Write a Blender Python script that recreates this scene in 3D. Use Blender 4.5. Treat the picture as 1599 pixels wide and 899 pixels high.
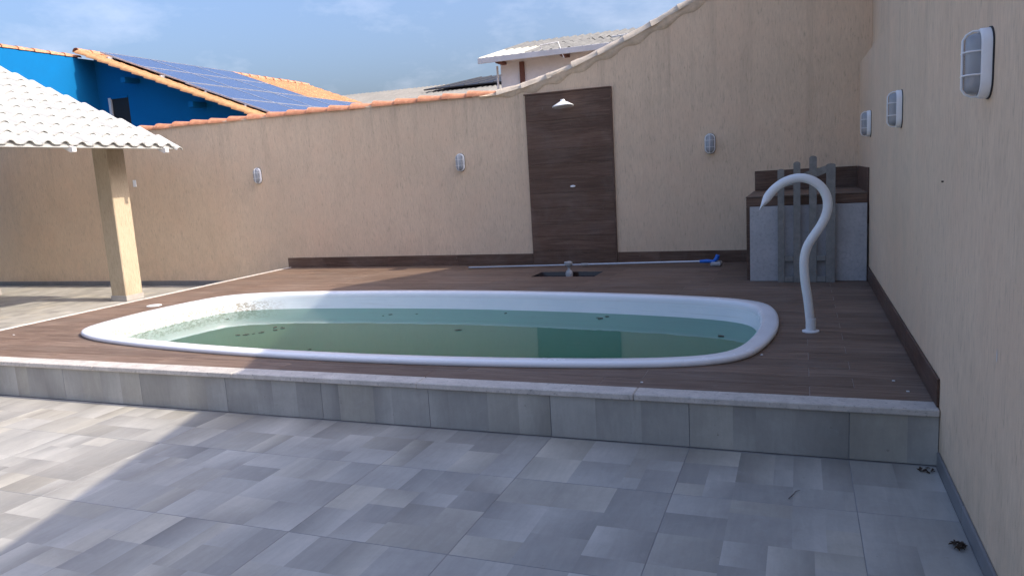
import bpy, bmesh, math, random
from mathutils import Vector, Matrix, Euler, noise as mnoise

for o in list(bpy.data.objects):
    bpy.data.objects.remove(o)
S = bpy.context.scene
COL = S.collection
R = math.radians

# ------------------------------------------------------------------ camera
cam_d = bpy.data.cameras.new('camera')
cam_d.sensor_width = 36.0
cam_d.lens = 26.14
cam_d.clip_start = 0.05
cam_d.clip_end = 3000
cam = bpy.data.objects.new('camera', cam_d)
COL.objects.link(cam)
M3 = Matrix(((0.9325, 0.0, 0.3612), (0.3567, 0.1618, -0.9201), (-0.0584, 0.9868, 0.1509)))
cam.matrix_world = Matrix.Translation((0, 0, 1.6)) @ M3.to_4x4()
S.camera = cam

# ------------------------------------------------------------------ sky, sun, exposure
SUN_EL, SUN_AZ = R(39.3), R(3.4)         # azimuth measured from +X towards +Y
W = bpy.data.worlds.new('World')
S.world = W
W.use_nodes = True
wn, wl = W.node_tree.nodes, W.node_tree.links
wn.clear()
sky = wn.new('ShaderNodeTexSky')
sky.sky_type = 'NISHITA'
sky.sun_disc = False
sky.sun_elevation = SUN_EL
sky.sun_rotation = R(90) - SUN_AZ
sky.air_density = 1.2
sky.dust_density = 7.0
sky.ozone_density = 6.0
wtc = wn.new('ShaderNodeTexCoord')
wmap = wn.new('ShaderNodeMapping')
wmap.inputs['Scale'].default_value = (2.0, 2.0, 4.6)
wnz = wn.new('ShaderNodeTexNoise')
wnz.inputs['Scale'].default_value = 2.9
wnz.inputs['Detail'].default_value = 8
wnz.inputs['Roughness'].default_value = 0.62
wrp = wn.new('ShaderNodeValToRGB')
wrp.color_ramp.elements[0].position = 0.50
wrp.color_ramp.elements[0].color = (0, 0, 0, 1)
wrp.color_ramp.elements[1].position = 0.80
wrp.color_ramp.elements[1].color = (0.24, 0.24, 0.24, 1)
wmix = wn.new('ShaderNodeMixRGB')
wmix.inputs['Color2'].default_value = (4.8, 4.8, 5.5, 1)
wbg = wn.new('ShaderNodeBackground')
wbg.inputs['Strength'].default_value = 0.13
wout = wn.new('ShaderNodeOutputWorld')
wl.new(wtc.outputs['Generated'], wmap.inputs['Vector'])
wl.new(wmap.outputs['Vector'], wnz.inputs['Vector'])
wl.new(wnz.outputs['Fac'], wrp.inputs['Fac'])
wl.new(wrp.outputs['Color'], wmix.inputs['Fac'])
wtint = wn.new('ShaderNodeMixRGB')          # white balance of the sky as the phone camera saw it
wtint.blend_type = 'MULTIPLY'
wtint.inputs['Fac'].default_value = 1.0
wtint.inputs['Color2'].default_value = (0.97, 0.94, 1.01, 1)
wl.new(sky.outputs['Color'], wtint.inputs['Color1'])
wl.new(wtint.outputs['Color'], wmix.inputs['Color1'])
wl.new(wmix.outputs['Color'], wbg.inputs['Color'])
wl.new(wbg.outputs['Background'], wout.inputs['Surface'])

sun_d = bpy.data.lights.new('sun', 'SUN')
sun_d.energy = 2.35
sun_d.angle = R(0.5)
sun_d.color = (1.0, 0.91, 0.77)
sun = bpy.data.objects.new('sun', sun_d)
COL.objects.link(sun)
sdir = Vector((math.cos(SUN_EL) * math.cos(SUN_AZ), math.cos(SUN_EL) * math.sin(SUN_AZ), math.sin(SUN_EL)))
sun.rotation_euler = (-sdir).to_track_quat('-Z', 'Y').to_euler()
sun.location = (30, 2, 30)

S.view_settings.view_transform = 'Standard'
S.view_settings.look = 'None'
S.view_settings.exposure = 1.3
S.view_settings.gamma = 1.0
S.view_settings.use_curve_mapping = False
S.render.engine = 'CYCLES'

# ------------------------------------------------------------------ key measurements (metres)
XW = 0.66        # right wall face
YB = 10.02       # back wall face
YS = 4.13        # front of the deck step
XD = -7.85       # left edge of the deck
ZD = 0.30        # deck level
PCX, PCY, PA, PB = -3.455, 6.028, 3.302, 1.49    # pool centre, half axes
PTH, PKA, PKB, PM_ = -0.036, 0.145, 0.033, 10.0   # slight skew, bow of ends and sides, corner sharpness
ZW = 0.155       # water level


# ------------------------------------------------------------------ node helpers
class NT:
    def __init__(self, name):
        self.m = bpy.data.materials.new(name)
        self.m.use_nodes = True
        self.n = self.m.node_tree.nodes
        self.l = self.m.node_tree.links
        self.b = self.n['Principled BSDF']
        self.out = self.n['Material Output']

    def new(self, t, **kw):
        nd = self.n.new('ShaderNode' + t)
        for k, v in kw.items():
            setattr(nd, k, v)
        return nd

    def link(self, a, b):
        self.l.new(a, b)

    def obj(self, scale=(1, 1, 1), rnd=False):
        tc = self.new('TexCoord')
        src = tc.outputs['Object']
        if rnd:
            oi = self.new('ObjectInfo')
            mu = self.new('VectorMath', operation='MULTIPLY_ADD')
            mu.inputs[1].default_value = (37.0, 53.0, 71.0)
            cb = self.new('CombineXYZ')
            for i in range(3):
                self.link(oi.outputs['Random'], cb.inputs[i])
            self.link(cb.outputs[0], mu.inputs[0])
            self.link(src, mu.inputs[2])
            src = mu.outputs[0]
        mp = self.new('Mapping')
        mp.inputs['Scale'].default_value = scale
        self.link(src, mp.inputs['Vector'])
        return mp.outputs['Vector']

    def world(self):
        return self.new('NewGeometry').outputs['Position']

    def noise(self, vec, scale, detail=5, rough=0.6, dist=0.0):
        nz = self.new('TexNoise')
        nz.inputs['Scale'].default_value = scale
        nz.inputs['Detail'].default_value = detail
        nz.inputs['Roughness'].default_value = rough
        nz.inputs['Distortion'].default_value = dist
        self.link(vec, nz.inputs['Vector'])
        return nz.outputs['Fac']

    def ramp(self, fac, stops):
        rp = self.new('ValToRGB')
        e = rp.color_ramp.elements
        while len(e) < len(stops):
            e.new(0.5)
        for el, (p, c) in zip(e, stops):
            el.position = p
            el.color = (c[0], c[1], c[2], 1) if not isinstance(c, (int, float)) else (c, c, c, 1)
        self.link(fac, rp.inputs['Fac'])
        return rp.outputs['Color']

    def mix(self, fac, a, b, mode='MIX'):
        mx = self.new('MixRGB', blend_type=mode)
        for inp, v in (('Fac', fac), ('Color1', a), ('Color2', b)):
            if hasattr(v, 'is_linked') or hasattr(v, 'links'):
                self.link(v, mx.inputs[inp])
            elif isinstance(v, (int, float)):
                mx.inputs[inp].default_value = v if inp == 'Fac' else (v, v, v, 1)
            else:
                mx.inputs[inp].default_value = (v[0], v[1], v[2], 1)
        return mx.outputs['Color']

    def math(self, op, a, b=0.0, clamp=False):
        mt = self.new('Math', operation=op, use_clamp=clamp)
        for i, v in enumerate((a, b)):
            if isinstance(v, (int, float)):
                mt.inputs[i].default_value = v
            else:
                self.link(v, mt.inputs[i])
        return mt.outputs[0]

    def map(self, v, a, b, c=0.0, d=1.0):
        mr = self.new('MapRange')
        mr.clamp = True
        mr.inputs[1].default_value = a
        mr.inputs[2].default_value = b
        mr.inputs[3].default_value = c
        mr.inputs[4].default_value = d
        self.link(v, mr.inputs[0])
        return mr.outputs[0]

    def xyz(self, vec):
        sp = self.new('SeparateXYZ')
        self.link(vec, sp.inputs[0])
        return sp.outputs

    def set(self, color=None, rough=None, bump=None, bstr=0.3, bdist=0.01, **kw):
        if color is not None:
            if isinstance(color, (tuple, list)):
                self.b.inputs['Base Color'].default_value = (*color, 1)
            else:
                self.link(color, self.b.inputs['Base Color'])
        if rough is not None:
            if isinstance(rough, (int, float)):
                self.b.inputs['Roughness'].default_value = rough
            else:
                self.link(rough, self.b.inputs['Roughness'])
        if bump is not None:
            bp = self.new('Bump')
            bp.inputs['Strength'].default_value = bstr
            bp.inputs['Distance'].default_value = bdist
            self.link(bump, bp.inputs['Height'])
            self.link(bp.outputs['Normal'], self.b.inputs['Normal'])
        for k, v in kw.items():
            self.b.inputs[k.replace('_', ' ')].default_value = v
        return self.m


def plaster(name, c0, c1, horiz=False):
    """grafiato: coarse render combed into vertical scratches"""
    t = NT(name)
    v1 = t.obj((1, 1, 0.13))
    fine = t.noise(v1, 74, 3, 0.6, 0.5)
    v2 = t.obj((1, 1, 0.22))
    med = t.noise(v2, 36, 5, 0.7, 1.2)
    v3 = t.obj((1, 1, 1))
    big = t.noise(v3, 0.7, 5, 0.6)
    blot = t.noise(t.obj((1, 1, 0.5)), 4.5, 5, 0.65)
    grit = t.noise(v3, 200, 2, 0.5)
    st = t.math('ADD', t.math('MULTIPLY', fine, 0.5), t.math('MULTIPLY', med, 0.5))
    col = t.mix(t.map(st, 0.36, 0.64), [x * 0.90 for x in c0], c1)
    col = t.mix(t.map(big, 0.35, 0.7, 0, 0.5), col, [x * 0.84 for x in c0])
    hue = t.noise(v3, 1.7, 4, 0.6)
    col = t.mix(t.map(hue, 0.45, 0.75, 0, 0.6), col, [c1[0] * 0.93, c1[1] * 0.86, c1[2] * 0.83])
    col = t.mix(t.map(blot, 0.48, 0.75, 0, 0.35), col, [x * 0.80 for x in c0])
    scr = t.ramp(st, [(0.33, 0.62), (0.44, 1.0), (1.0, 1.0)])
    col = t.mix(0.6, col, scr, 'MULTIPLY')
    zc = t.xyz(v3)[2]
    drip = t.noise(t.obj((1, 1, 0.035)), 5.5, 6, 0.7, 0.3)
    dm = t.math('MULTIPLY', t.map(drip, 0.52, 0.72), t.map(zc, 1.2, 2.9, 0.0, 0.55))
    col = t.mix(dm, col, [x * 0.62 for x in c0])
    spl = t.noise(t.obj((1, 1, 0.6)), 6.0, 6, 0.7)
    sm = t.math('MULTIPLY', t.map(spl, 0.42, 0.7), t.map(zc, 0.75, 0.1, 0.0, 0.4))
    col = t.mix(sm, col, [x * 0.6 for x in c0])
    h = t.math('ADD', st, t.math('MULTIPLY', grit, 0.25))
    return t.set(col, 0.92, h, 0.8, 0.011, Specular_IOR_Level=0.2)


def wood_tile(name, c0, c1, c2, rough=0.5, axis=0):
    t = NT(name)
    sc = [9, 9, 9]
    sc[axis] = 0.55
    v = t.obj(tuple(sc), rnd=True)
    g = t.noise(v, 3.2, 7, 0.68, 1.2)
    sc2 = [40, 40, 40]
    sc2[axis] = 1.2
    v2 = t.obj(tuple(sc2), rnd=True)
    f = t.noise(v2, 2.5, 4, 0.6, 0.3)
    col = t.ramp(g, [(0.30, [x * 0.85 for x in c0]), (0.5, c1), (0.70, [x * 1.12 for x in c2])])
    col = t.mix(t.map(f, 0.3, 0.7, 0.0, 0.45), col, c0)
    oi = t.new('ObjectInfo')
    tone = t.map(oi.outputs['Random'], 0, 1, 0.86, 1.14)
    col = t.mix(1.0, col, tone, 'MULTIPLY')
    v3 = t.obj((1, 1, 1), rnd=True)
    dust = t.noise(t.world(), 1.6, 8, 0.72, 0.8)
    col = t.mix(t.map(dust, 0.46, 0.75, 0, 0.20), col, (0.34, 0.30, 0.26))
    mark = t.noise(t.world(), 21, 4, 0.7)
    col = t.mix(t.map(mark, 0.66, 0.76, 0, 0.35), col, (0.40, 0.37, 0.34))
    ro = t.map(dust, 0.3, 0.7, rough - 0.08, rough + 0.14)
    return t.set(col, ro, f, 0.12, 0.003, Specular_IOR_Level=0.22)


def print_tile(name):
    """porcelain tile printed with a patchwork of cement greys (mesh colour attribute)"""
    t = NT(name)
    at = t.new('VertexColor')
    at.layer_name = 'print'
    v = t.obj((1, 1, 1), rnd=True)
    n1 = t.noise(v, 5.5, 7, 0.68, 0.4)
    n2 = t.noise(t.obj((13, 2.2, 13), rnd=True), 2.2, 5, 0.6, 0.6)
    n3 = t.noise(v, 60, 3, 0.6)
    m = t.math('ADD', t.math('MULTIPLY', n1, 0.55), t.math('MULTIPLY', n2, 0.45))
    tone = t.map(m, 0.3, 0.7, 0.84, 1.13)
    col = t.mix(1.0, at.outputs['Color'], tone, 'MULTIPLY')
    col = t.mix(t.map(n3, 0.3, 0.7, 0.0, 0.10), col, (0.2, 0.2, 0.2))
    wp_ = t.world()
    dirt = t.noise(wp_, 1.1, 8, 0.72, 0.5)
    col = t.mix(t.map(dirt, 0.45, 0.75, 0, 0.38), col, (0.23, 0.205, 0.18))
    smear = t.noise(wp_, 3.7, 7, 0.75, 1.5)
    col = t.mix(t.map(smear, 0.55, 0.72, 0, 0.22), col, (0.47, 0.45, 0.42))
    spots = t.noise(wp_, 34, 3, 0.6)
    col = t.mix(t.map(spots, 0.70, 0.78, 0, 0.5), col, (0.12, 0.105, 0.09))
    return t.set(col, t.math('ADD', t.map(n1, 0.3, 0.7, 0.40, 0.58), t.map(dirt, 0.45, 0.75, 0, 0.2)), n3, 0.05, 0.002, Specular_IOR_Level=0.4)


def simple(name, c, rough=0.5, var=0.12, scale=6.0, metal=0.0, bump=0.0, spec=0.5, rnd=True, speck=None):
    t = NT(name)
    v = t.obj((1, 1, 1), rnd=rnd)
    n1 = t.noise(v, scale, 6, 0.65)
    n2 = t.noise(v, scale * 9, 3, 0.6)
    col = t.mix(t.map(n1, 0.3, 0.7), [x * (1 - var) for x in c], [min(1, x * (1 + var)) for x in c])
    col = t.mix(t.map(n2, 0.45, 0.75, 0, 0.35), col, [x * (1 - 1.6 * var) for x in c])
    if speck:
        sp = t.noise(v, speck[0], 4, 0.7)
        col = t.mix(t.map(sp, speck[2], speck[3], 0, speck[4]), col, speck[1])
    return t.set(col, t.map(n1, 0.3, 0.7, max(0.02, rough - 0.06), min(1, rough + 0.08)),
                 n2 if bump else None, bump, 0.004, Metallic=metal, Specular_IOR_Level=spec)


MAT = {}
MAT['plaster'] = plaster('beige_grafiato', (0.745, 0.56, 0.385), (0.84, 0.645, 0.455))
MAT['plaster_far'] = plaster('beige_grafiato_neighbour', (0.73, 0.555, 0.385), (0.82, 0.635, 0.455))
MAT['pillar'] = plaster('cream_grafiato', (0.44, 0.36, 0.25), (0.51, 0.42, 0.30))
MAT['deck'] = wood_tile('wood_porcelain_deck', (0.118, 0.073, 0.050), (0.182, 0.121, 0.085), (0.262, 0.187, 0.136), 0.58)
MAT['deck_v'] = wood_tile('wood_porcelain_wall', (0.090, 0.052, 0.035), (0.140, 0.082, 0.056), (0.195, 0.120, 0.084), 0.5)
MAT['skirt_y'] = wood_tile('wood_porcelain_skirting', (0.070, 0.038, 0.027), (0.105, 0.060, 0.043), (0.145, 0.087, 0.063), 0.5, 1)
MAT['tile'] = print_tile('patchwork_porcelain')
MAT['grout'] = simple('grey_grout', (0.27, 0.26, 0.25), 0.9, 0.2, 9)
MAT['grout_deck'] = simple('pale_grout', (0.34, 0.30, 0.265), 0.9, 0.25, 9)
MAT['grey_skirt'] = simple('grey_skirting', (0.19, 0.185, 0.185), 0.5, 0.18, 5)
MAT['coping'] = simple('white_granite_coping', (0.53, 0.48, 0.42), 0.6, 0.2, 9, speck=(45, (0.14, 0.12, 0.11), 0.56, 0.72, 0.7), bump=0.2)
MAT['granite'] = simple('grey_granite', (0.42, 0.405, 0.40), 0.5, 0.14, 4, speck=(30, (0.24, 0.235, 0.235), 0.50, 0.70, 0.55), bump=0.1)
MAT['concrete'] = simple('grey_precast_concrete', (0.235, 0.225, 0.205), 0.92, 0.22, 14, bump=0.5, speck=(70, (0.1, 0.1, 0.09), 0.6, 0.75, 0.5))
MAT['white_plastic'] = simple('white_plastic', (0.84, 0.84, 0.83), 0.35, 0.03, 5)
MAT['pvc'] = simple('white_painted_pipe', (0.74, 0.75, 0.75), 0.32, 0.04, 7)
MAT['alu'] = simple('anodised_aluminium', (0.56, 0.56, 0.57), 0.35, 0.08, 12, metal=0.75)
MAT['blue_plastic'] = simple('blue_plastic', (0.02, 0.16, 0.62), 0.4, 0.1, 12)
MAT['grey_plastic'] = simple('grey_plastic', (0.40, 0.39, 0.38), 0.5, 0.15, 20)
MAT['clay'] = simple('orange_clay', (0.50, 0.215, 0.115), 0.8, 0.28, 9, bump=0.3, speck=(18, (0.62, 0.42, 0.30), 0.55, 0.72, 0.6))
MAT['clay_y'] = simple('yellow_clay', (0.44, 0.23, 0.10), 0.8, 0.26, 7, bump=0.3, speck=(16, (0.30, 0.13, 0.07), 0.58, 0.75, 0.6))
MAT['clay_field'] = simple('weathered_clay_field', (0.42, 0.205, 0.095), 0.85, 0.34, 3, bump=0.3, rnd=False, speck=(9, (0.22, 0.10, 0.06), 0.55, 0.75, 0.7))
MAT['mortar'] = simple('cream_mortar', (0.70, 0.54, 0.38), 0.92, 0.18, 9, bump=0.8, speck=(26, (0.46, 0.35, 0.25), 0.56, 0.72, 0.5))
MAT['mortar_w'] = simple('painted_cap_tile', (0.62, 0.52, 0.40), 0.85, 0.16, 8, bump=0.6, speck=(30, (0.38, 0.31, 0.24), 0.58, 0.74, 0.6))
MAT['roof_white'] = simple('white_painted_roof_tile', (0.40, 0.397, 0.372), 0.6, 0.06, 7, speck=(12, (0.35, 0.345, 0.32), 0.55, 0.75, 0.5))
MAT['white_paint'] = simple('white_paint', (0.74, 0.72, 0.69), 0.7, 0.08, 3, bump=0.1)
MAT['white_wall'] = simple('white_house_wall', (0.80, 0.77, 0.77), 0.85, 0.10, 2, speck=(4, (0.5, 0.46, 0.44), 0.55, 0.8, 0.5))
MAT['blue_wall'] = simple('blue_house_wall', (0.004, 0.125, 0.31), 0.9, 0.06, 1.6, bump=0.1, spec=0.1)
MAT['fibre'] = simple('fibre_cement', (0.155, 0.152, 0.14), 0.92, 0.26, 2.6, bump=0.3, speck=(14, (0.07, 0.07, 0.063), 0.52, 0.75, 0.7))
MAT['fibre_pale'] = simple('fibre_cement_pale', (0.19, 0.18, 0.16), 0.92, 0.18, 1.6, speck=(12, (0.11, 0.105, 0.09), 0.55, 0.8, 0.6))
MAT['cream_sheet'] = simple('cream_translucent_sheet', (0.46, 0.43, 0.34), 0.6, 0.08, 3)
MAT['brown_wood'] = simple('red_brown_timber', (0.16, 0.06, 0.04), 0.7, 0.2, 5)
MAT['dark'] = simple('dark_interior', (0.012, 0.012, 0.014), 0.8, 0.2, 4)
MAT['black_mat'] = simple('black_rubber', (0.016, 0.018, 0.024), 0.55, 0.3, 4)
MAT['leaf'] = simple('dead_leaf', (0.055, 0.032, 0.018), 0.8, 0.4, 30)
MAT['soil'] = simple('dry_ground', (0.20, 0.16, 0.12), 0.95, 0.25, 0.4, rnd=False)
MAT['fascia'] = simple('grey_fascia', (0.55, 0.55, 0.56), 0.6, 0.1, 3)
MAT['rim'] = simple('white_gelcoat', (0.80, 0.80, 0.80), 0.22, 0.025, 3, rnd=False, speck=(6, (0.62, 0.62, 0.61), 0.62, 0.85, 0.4))


def mat_basin():
    t = NT('fibreglass_basin')
    tc = t.new('TexCoord')
    v = tc.outputs['Object']
    x, y, z = t.xyz(v)
    n1 = t.noise(v, 3, 6, 0.65)
    base = t.mix(t.map(n1, 0.35, 0.7), (0.80, 0.825, 0.835), (0.86, 0.87, 0.87))
    # scum line and flaked stains around the waterline, heaviest on the shallow end
    nf = t.noise(t.obj((1, 1, 1.8)), 24, 6, 0.78, 0.5)
    endm = t.map(x, -5.75, -6.25, 0.0, 1.0)
    band = t.math('MULTIPLY', t.map(z, 0.06, 0.15), t.map(z, 0.285, 0.245))
    st = t.math('MULTIPLY', t.math('MULTIPLY', t.map(nf, 0.455, 0.54), band), endm)
    col = t.mix(t.math('MULTIPLY', st, 0.75), base, (0.22, 0.16, 0.08))
    nl = t.noise(t.obj((0.7, 0.7, 22)), 2.2, 5, 0.7)
    lines = t.math('MULTIPLY', t.map(nl, 0.55, 0.72), t.map(z, 0.36, 0.20))
    col = t.mix(t.math('MULTIPLY', lines, 0.30), col, (0.46, 0.43, 0.36))
    # algae on the sunken floor; green low on the walls painted in for refraction
    alg_refr = t.math('MULTIPLY', t.map(z, -0.05, -0.40), t.map(n1, 0.2, 0.6, 0.75, 1.0))
    na = t.noise(v, 1.4, 7, 0.7)
    acol = t.mix(t.map(na, 0.35, 0.68), (0.125, 0.20, 0.075), (0.20, 0.265, 0.11))
    col = t.mix(alg_refr, col, acol)
    under = t.map(z, 0.16, 0.145, 0.0, 0.8)
    col = t.mix(under, col, t.mix(0.5, col, (0.42, 0.88, 0.86)))
    return t.set(col, 0.35, Specular_IOR_Level=0.4)


def mat_water():
    t = NT('murky_green_water')
    t.n.remove(t.b)
    tr = t.new('BsdfTransparent')
    tr.inputs['Color'].default_value = (0.74, 1.0, 0.92, 1)
    df = t.new('BsdfDiffuse')
    v = t.obj((1, 1, 1))
    nm = t.noise(v, 1.1, 5, 0.6)
    t.link(t.mix(t.map(nm, 0.3, 0.7), (0.085, 0.185, 0.105), (0.125, 0.21, 0.10)), df.inputs['Color'])
    gl = t.new('BsdfGlossy')
    gl.inputs['Roughness'].default_value = 0.012
    fr = t.new('Fresnel')
    fr.inputs['IOR'].default_value = 1.333
    bp = t.new('Bump')
    bp.inputs['Strength'].default_value = 0.05
    bp.inputs['Distance'].default_value = 0.01
    t.link(t.noise(v, 5.0, 3, 0.5), bp.inputs['Height'])
    t.link(bp.outputs['Normal'], gl.inputs['Normal'])
    t.link(bp.outputs['Normal'], fr.inputs['Normal'])
    m1 = t.new('MixShader')
    m1.inputs[0].default_value = 0.30
    t.link(tr.outputs[0], m1.inputs[1])
    t.link(df.outputs[0], m1.inputs[2])
    m2 = t.new('MixShader')
    t.link(fr.outputs[0], m2.inputs[0])
    t.link(m1.outputs[0], m2.inputs[1])
    t.link(gl.outputs[0], m2.inputs[2])
    t.link(m2.outputs[0], t.out.inputs['Surface'])
    return t.m


def mat_glass():
    t = NT('clear_ribbed_glass')
    t.n.remove(t.b)
    tr = t.new('BsdfTransparent')
    tr.inputs['Color'].default_value = (0.82, 0.86, 0.9, 1)
    df = t.new('BsdfTranslucent')
    df.inputs['Color'].default_value = (0.7, 0.74, 0.78, 1)
    d2 = t.new('BsdfDiffuse')
    d2.inputs['Color'].default_value = (0.68, 0.70, 0.72, 1)
    gl = t.new('BsdfGlossy')
    gl.inputs['Roughness'].default_value = 0.06
    fr = t.new('Fresnel')
    fr.inputs['IOR'].default_value = 1.5
    m0 = t.new('MixShader')
    m0.inputs[0].default_value = 0.5
    t.link(df.outputs[0], m0.inputs[1])
    t.link(d2.outputs[0], m0.inputs[2])
    m1 = t.new('MixShader')
    m1.inputs[0].default_value = 0.80
    t.link(tr.outputs[0], m1.inputs[1])
    t.link(m0.outputs[0], m1.inputs[2])
    m2 = t.new('MixShader')
    t.link(fr.outputs[0], m2.inputs[0])
    t.link(m1.outputs[0], m2.inputs[1])
    t.link(gl.outputs[0], m2.inputs[2])
    t.link(m2.outputs[0], t.out.inputs['Surface'])
    return t.m


def mat_solar():
    t = NT('solar_cells')
    v = t.obj((1, 1, 1))
    br = t.new('TexBrick')
    br.offset = 0.0
    br.inputs['Scale'].default_value = 1.0
    br.inputs['Brick Width'].default_value = 0.156
    br.inputs['Row Height'].default_value = 0.156
    br.inputs['Mortar Size'].default_value = 0.004
    br.inputs['Color1'].default_value = (0.022, 0.036, 0.105, 1)
    br.inputs['Color2'].default_value = (0.027, 0.043, 0.120, 1)
    br.inputs['Mortar'].default_value = (0.16, 0.18, 0.24, 1)
    t.link(v, br.inputs['Vector'])
    return t.set(br.outputs['Color'], 0.16, Specular_IOR_Level=0.5, Coat_Weight=0.25, Coat_Roughness=0.2)


MAT['plinth'] = simple('grey_plinth_tile', (0.34, 0.315, 0.285), 0.6, 0.12, 8)
MAT['basin'] = mat_basin()
MAT['water'] = mat_water()
MAT['glass'] = mat_glass()
MAT['solar'] = mat_solar()
t_ = NT('wet_tray')
MAT['wet'] = t_.set((0.030, 0.018, 0.014), 0.12)


# ------------------------------------------------------------------ mesh helpers
class MB:
    def __init__(self):
        self.v, self.f = [], []

    def box(self, x0, x1, y0, y1, z0, z1):
        i = len(self.v)
        self.v += [(x0, y0, z0), (x1, y0, z0), (x1, y1, z0), (x0, y1, z0),
                   (x0, y0, z1), (x1, y0, z1), (x1, y1, z1), (x0, y1, z1)]
        self.f += [(i + a, i + b, i + c, i + d) for a, b, c, d in
                   ((0, 3, 2, 1), (4, 5, 6, 7), (0, 1, 5, 4), (1, 2, 6, 5), (2, 3, 7, 6), (3, 0, 4, 7))]
        return self

    def cbox(self, x0, x1, y0, y1, z0, z1, c=0.004):
        """box with every edge chamfered"""
        bm = bmesh.new()
        bmesh.ops.create_cube(bm, size=1.0)
        for v in bm.verts:
            v.co = Vector((x0 if v.co.x < 0 else x1, y0 if v.co.y < 0 else y1, z0 if v.co.z < 0 else z1))
        bmesh.ops.bevel(bm, geom=list(bm.edges), offset=c, segments=1, affect='EDGES')
        i = len(self.v)
        bm.verts.index_update()
        self.v += [tuple(v.co) for v in bm.verts]
        self.f += [tuple(i + v.index for v in f.verts) for f in bm.faces]
        bm.free()
        return self

    def loft(self, rings, closed=True, cap0=False, cap1=False):
        i = len(self.v)
        n = len(rings[0])
        for r in rings:
            self.v += [tuple(p) for p in r]
        for a in range(len(rings) - 1):
            for k in range(n if closed else n - 1):
                k2 = (k + 1) % n
                self.f.append((i + a * n + k, i + a * n + k2, i + (a + 1) * n + k2, i + (a + 1) * n + k))
        if cap0:
            self.f.append(tuple(i + k for k in reversed(range(n))))
        if cap1:
            self.f.append(tuple(i + (len(rings) - 1) * n + k for k in range(n)))
        return self

    def tube(self, pts, rad, seg=12, caps=True, flat=None):
        pts = [Vector(p) for p in pts]
        rings = []
        prev = None
        for k, p in enumerate(pts):
            a = pts[max(0, k - 1)]
            b = pts[min(len(pts) - 1, k + 1)]
            d = (b - a).normalized()
            if prev is None:
                u = d.orthogonal().normalized()
            else:
                u = (prev - d * prev.dot(d)).normalized()
            prev = u
            w = d.cross(u)
            r = rad[k] if isinstance(rad, (list, tuple)) else rad
            rings.append([p + u * math.cos(2 * math.pi * s / seg) * r + w * math.sin(2 * math.pi * s / seg) * r
                          for s in range(seg)])
        return self.loft(rings, True, caps, caps)

    def prism(self, poly, axis, a, b):
        """poly: 2-D points; axis: extruded axis (0,1,2)"""
        def P(p, t):
            if axis == 0:
                return (t, p[0], p[1])
            if axis == 1:
                return (p[0], t, p[1])
            return (p[0], p[1], t)
        i = len(self.v)
        n = len(poly)
        self.v += [P(p, a) for p in poly] + [P(p, b) for p in poly]
        self.f.append(tuple(i + k for k in range(n)))
        self.f.append(tuple(i + n + k for k in reversed(range(n))))
        for k in range(n):
            k2 = (k + 1) % n
            self.f.append((i + k, i + n + k, i + n + k2, i + k2))
        return self

    def mesh(self, name, mat, smooth=False, fix=True):
        me = bpy.data.meshes.new(name)
        me.from_pydata(self.v, [], self.f)
        if fix:
            bm = bmesh.new()
            bm.from_mesh(me)
            bmesh.ops.recalc_face_normals(bm, faces=list(bm.faces))
            bm.to_mesh(me)
            bm.free()
        if mat:
            me.materials.append(MAT[mat])
        if smooth:
            me.polygons.foreach_set('use_smooth', [True] * len(me.polygons))
            if smooth != 'all':
                me.set_sharp_from_angle(angle=R(smooth if not isinstance(smooth, bool) else 40))
        me.update()
        return me

    def build(self, name, mat, parent=None, smooth=False, fix=True, loc=None):
        return put(self.mesh(name, mat, smooth, fix), name, parent, loc)


def put(me, name, parent=None, loc=None, rot=None, scale=None):
    o = bpy.data.objects.new(name, me)
    COL.objects.link(o)
    if parent is not None:
        o.parent = parent
    if loc is not None:
        o.location = loc
    if rot is not None:
        o.rotation_euler = rot
    if scale is not None:
        o.scale = scale
    return o


def tag(o, label=None, cat=None, group=None, kind=None):
    if label:
        o['label'] = label
    if cat:
        o['category'] = cat
    if group:
        o['group'] = group
    if kind:
        o['kind'] = kind
    return o


def thing(name, label, cat, loc=(0, 0, 0), rot=(0, 0, 0), group=None):
    o = bpy.data.objects.new(name, None)
    o.empty_display_size = 0.2
    COL.objects.link(o)
    o.location = loc
    o.rotation_euler = rot
    return tag(o, label, cat, group)


def centred(x0, x1, y0, y1, z0, z1, name, mat, parent, c=0.0025):
    """a chamfered piece whose origin is its centre (so that its grain is its own)"""
    cx, cy, cz = (x0 + x1) / 2, (y0 + y1) / 2, (z0 + z1) / 2
    hx, hy, hz = (x1 - x0) / 2, (y1 - y0) / 2, (z1 - z0) / 2
    b = MB().cbox(-hx, hx, -hy, hy, -hz, hz, min(c, hx * .4, hy * .4, hz * .4))
    return b.build(name, mat, parent, fix=False, loc=(cx, cy, cz))


# convex polygon subtraction (for cutting tiles round the pool)
def clip_half(poly, a, b, keep_left=True):
    out = []
    n = len(poly)

    def sd(p):
        s = (b[0] - a[0]) * (p[1] - a[1]) - (b[1] - a[1]) * (p[0] - a[0])
        return s if keep_left else -s
    for i in range(n):
        p, q = poly[i], poly[(i + 1) % n]
        sp, sq = sd(p), sd(q)
        if sp >= 0:
            out.append(p)
        if (sp > 0 and sq < 0) or (sp < 0 and sq > 0):
            t = sp / (sp - sq)
            out.append((p[0] + (q[0] - p[0]) * t, p[1] + (q[1] - p[1]) * t))
    return out


def area(poly):
    return 0.5 * sum(poly[i][0] * poly[(i + 1) % len(poly)][1] - poly[(i + 1) % len(poly)][0] * poly[i][1]
                     for i in range(len(poly)))


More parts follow.
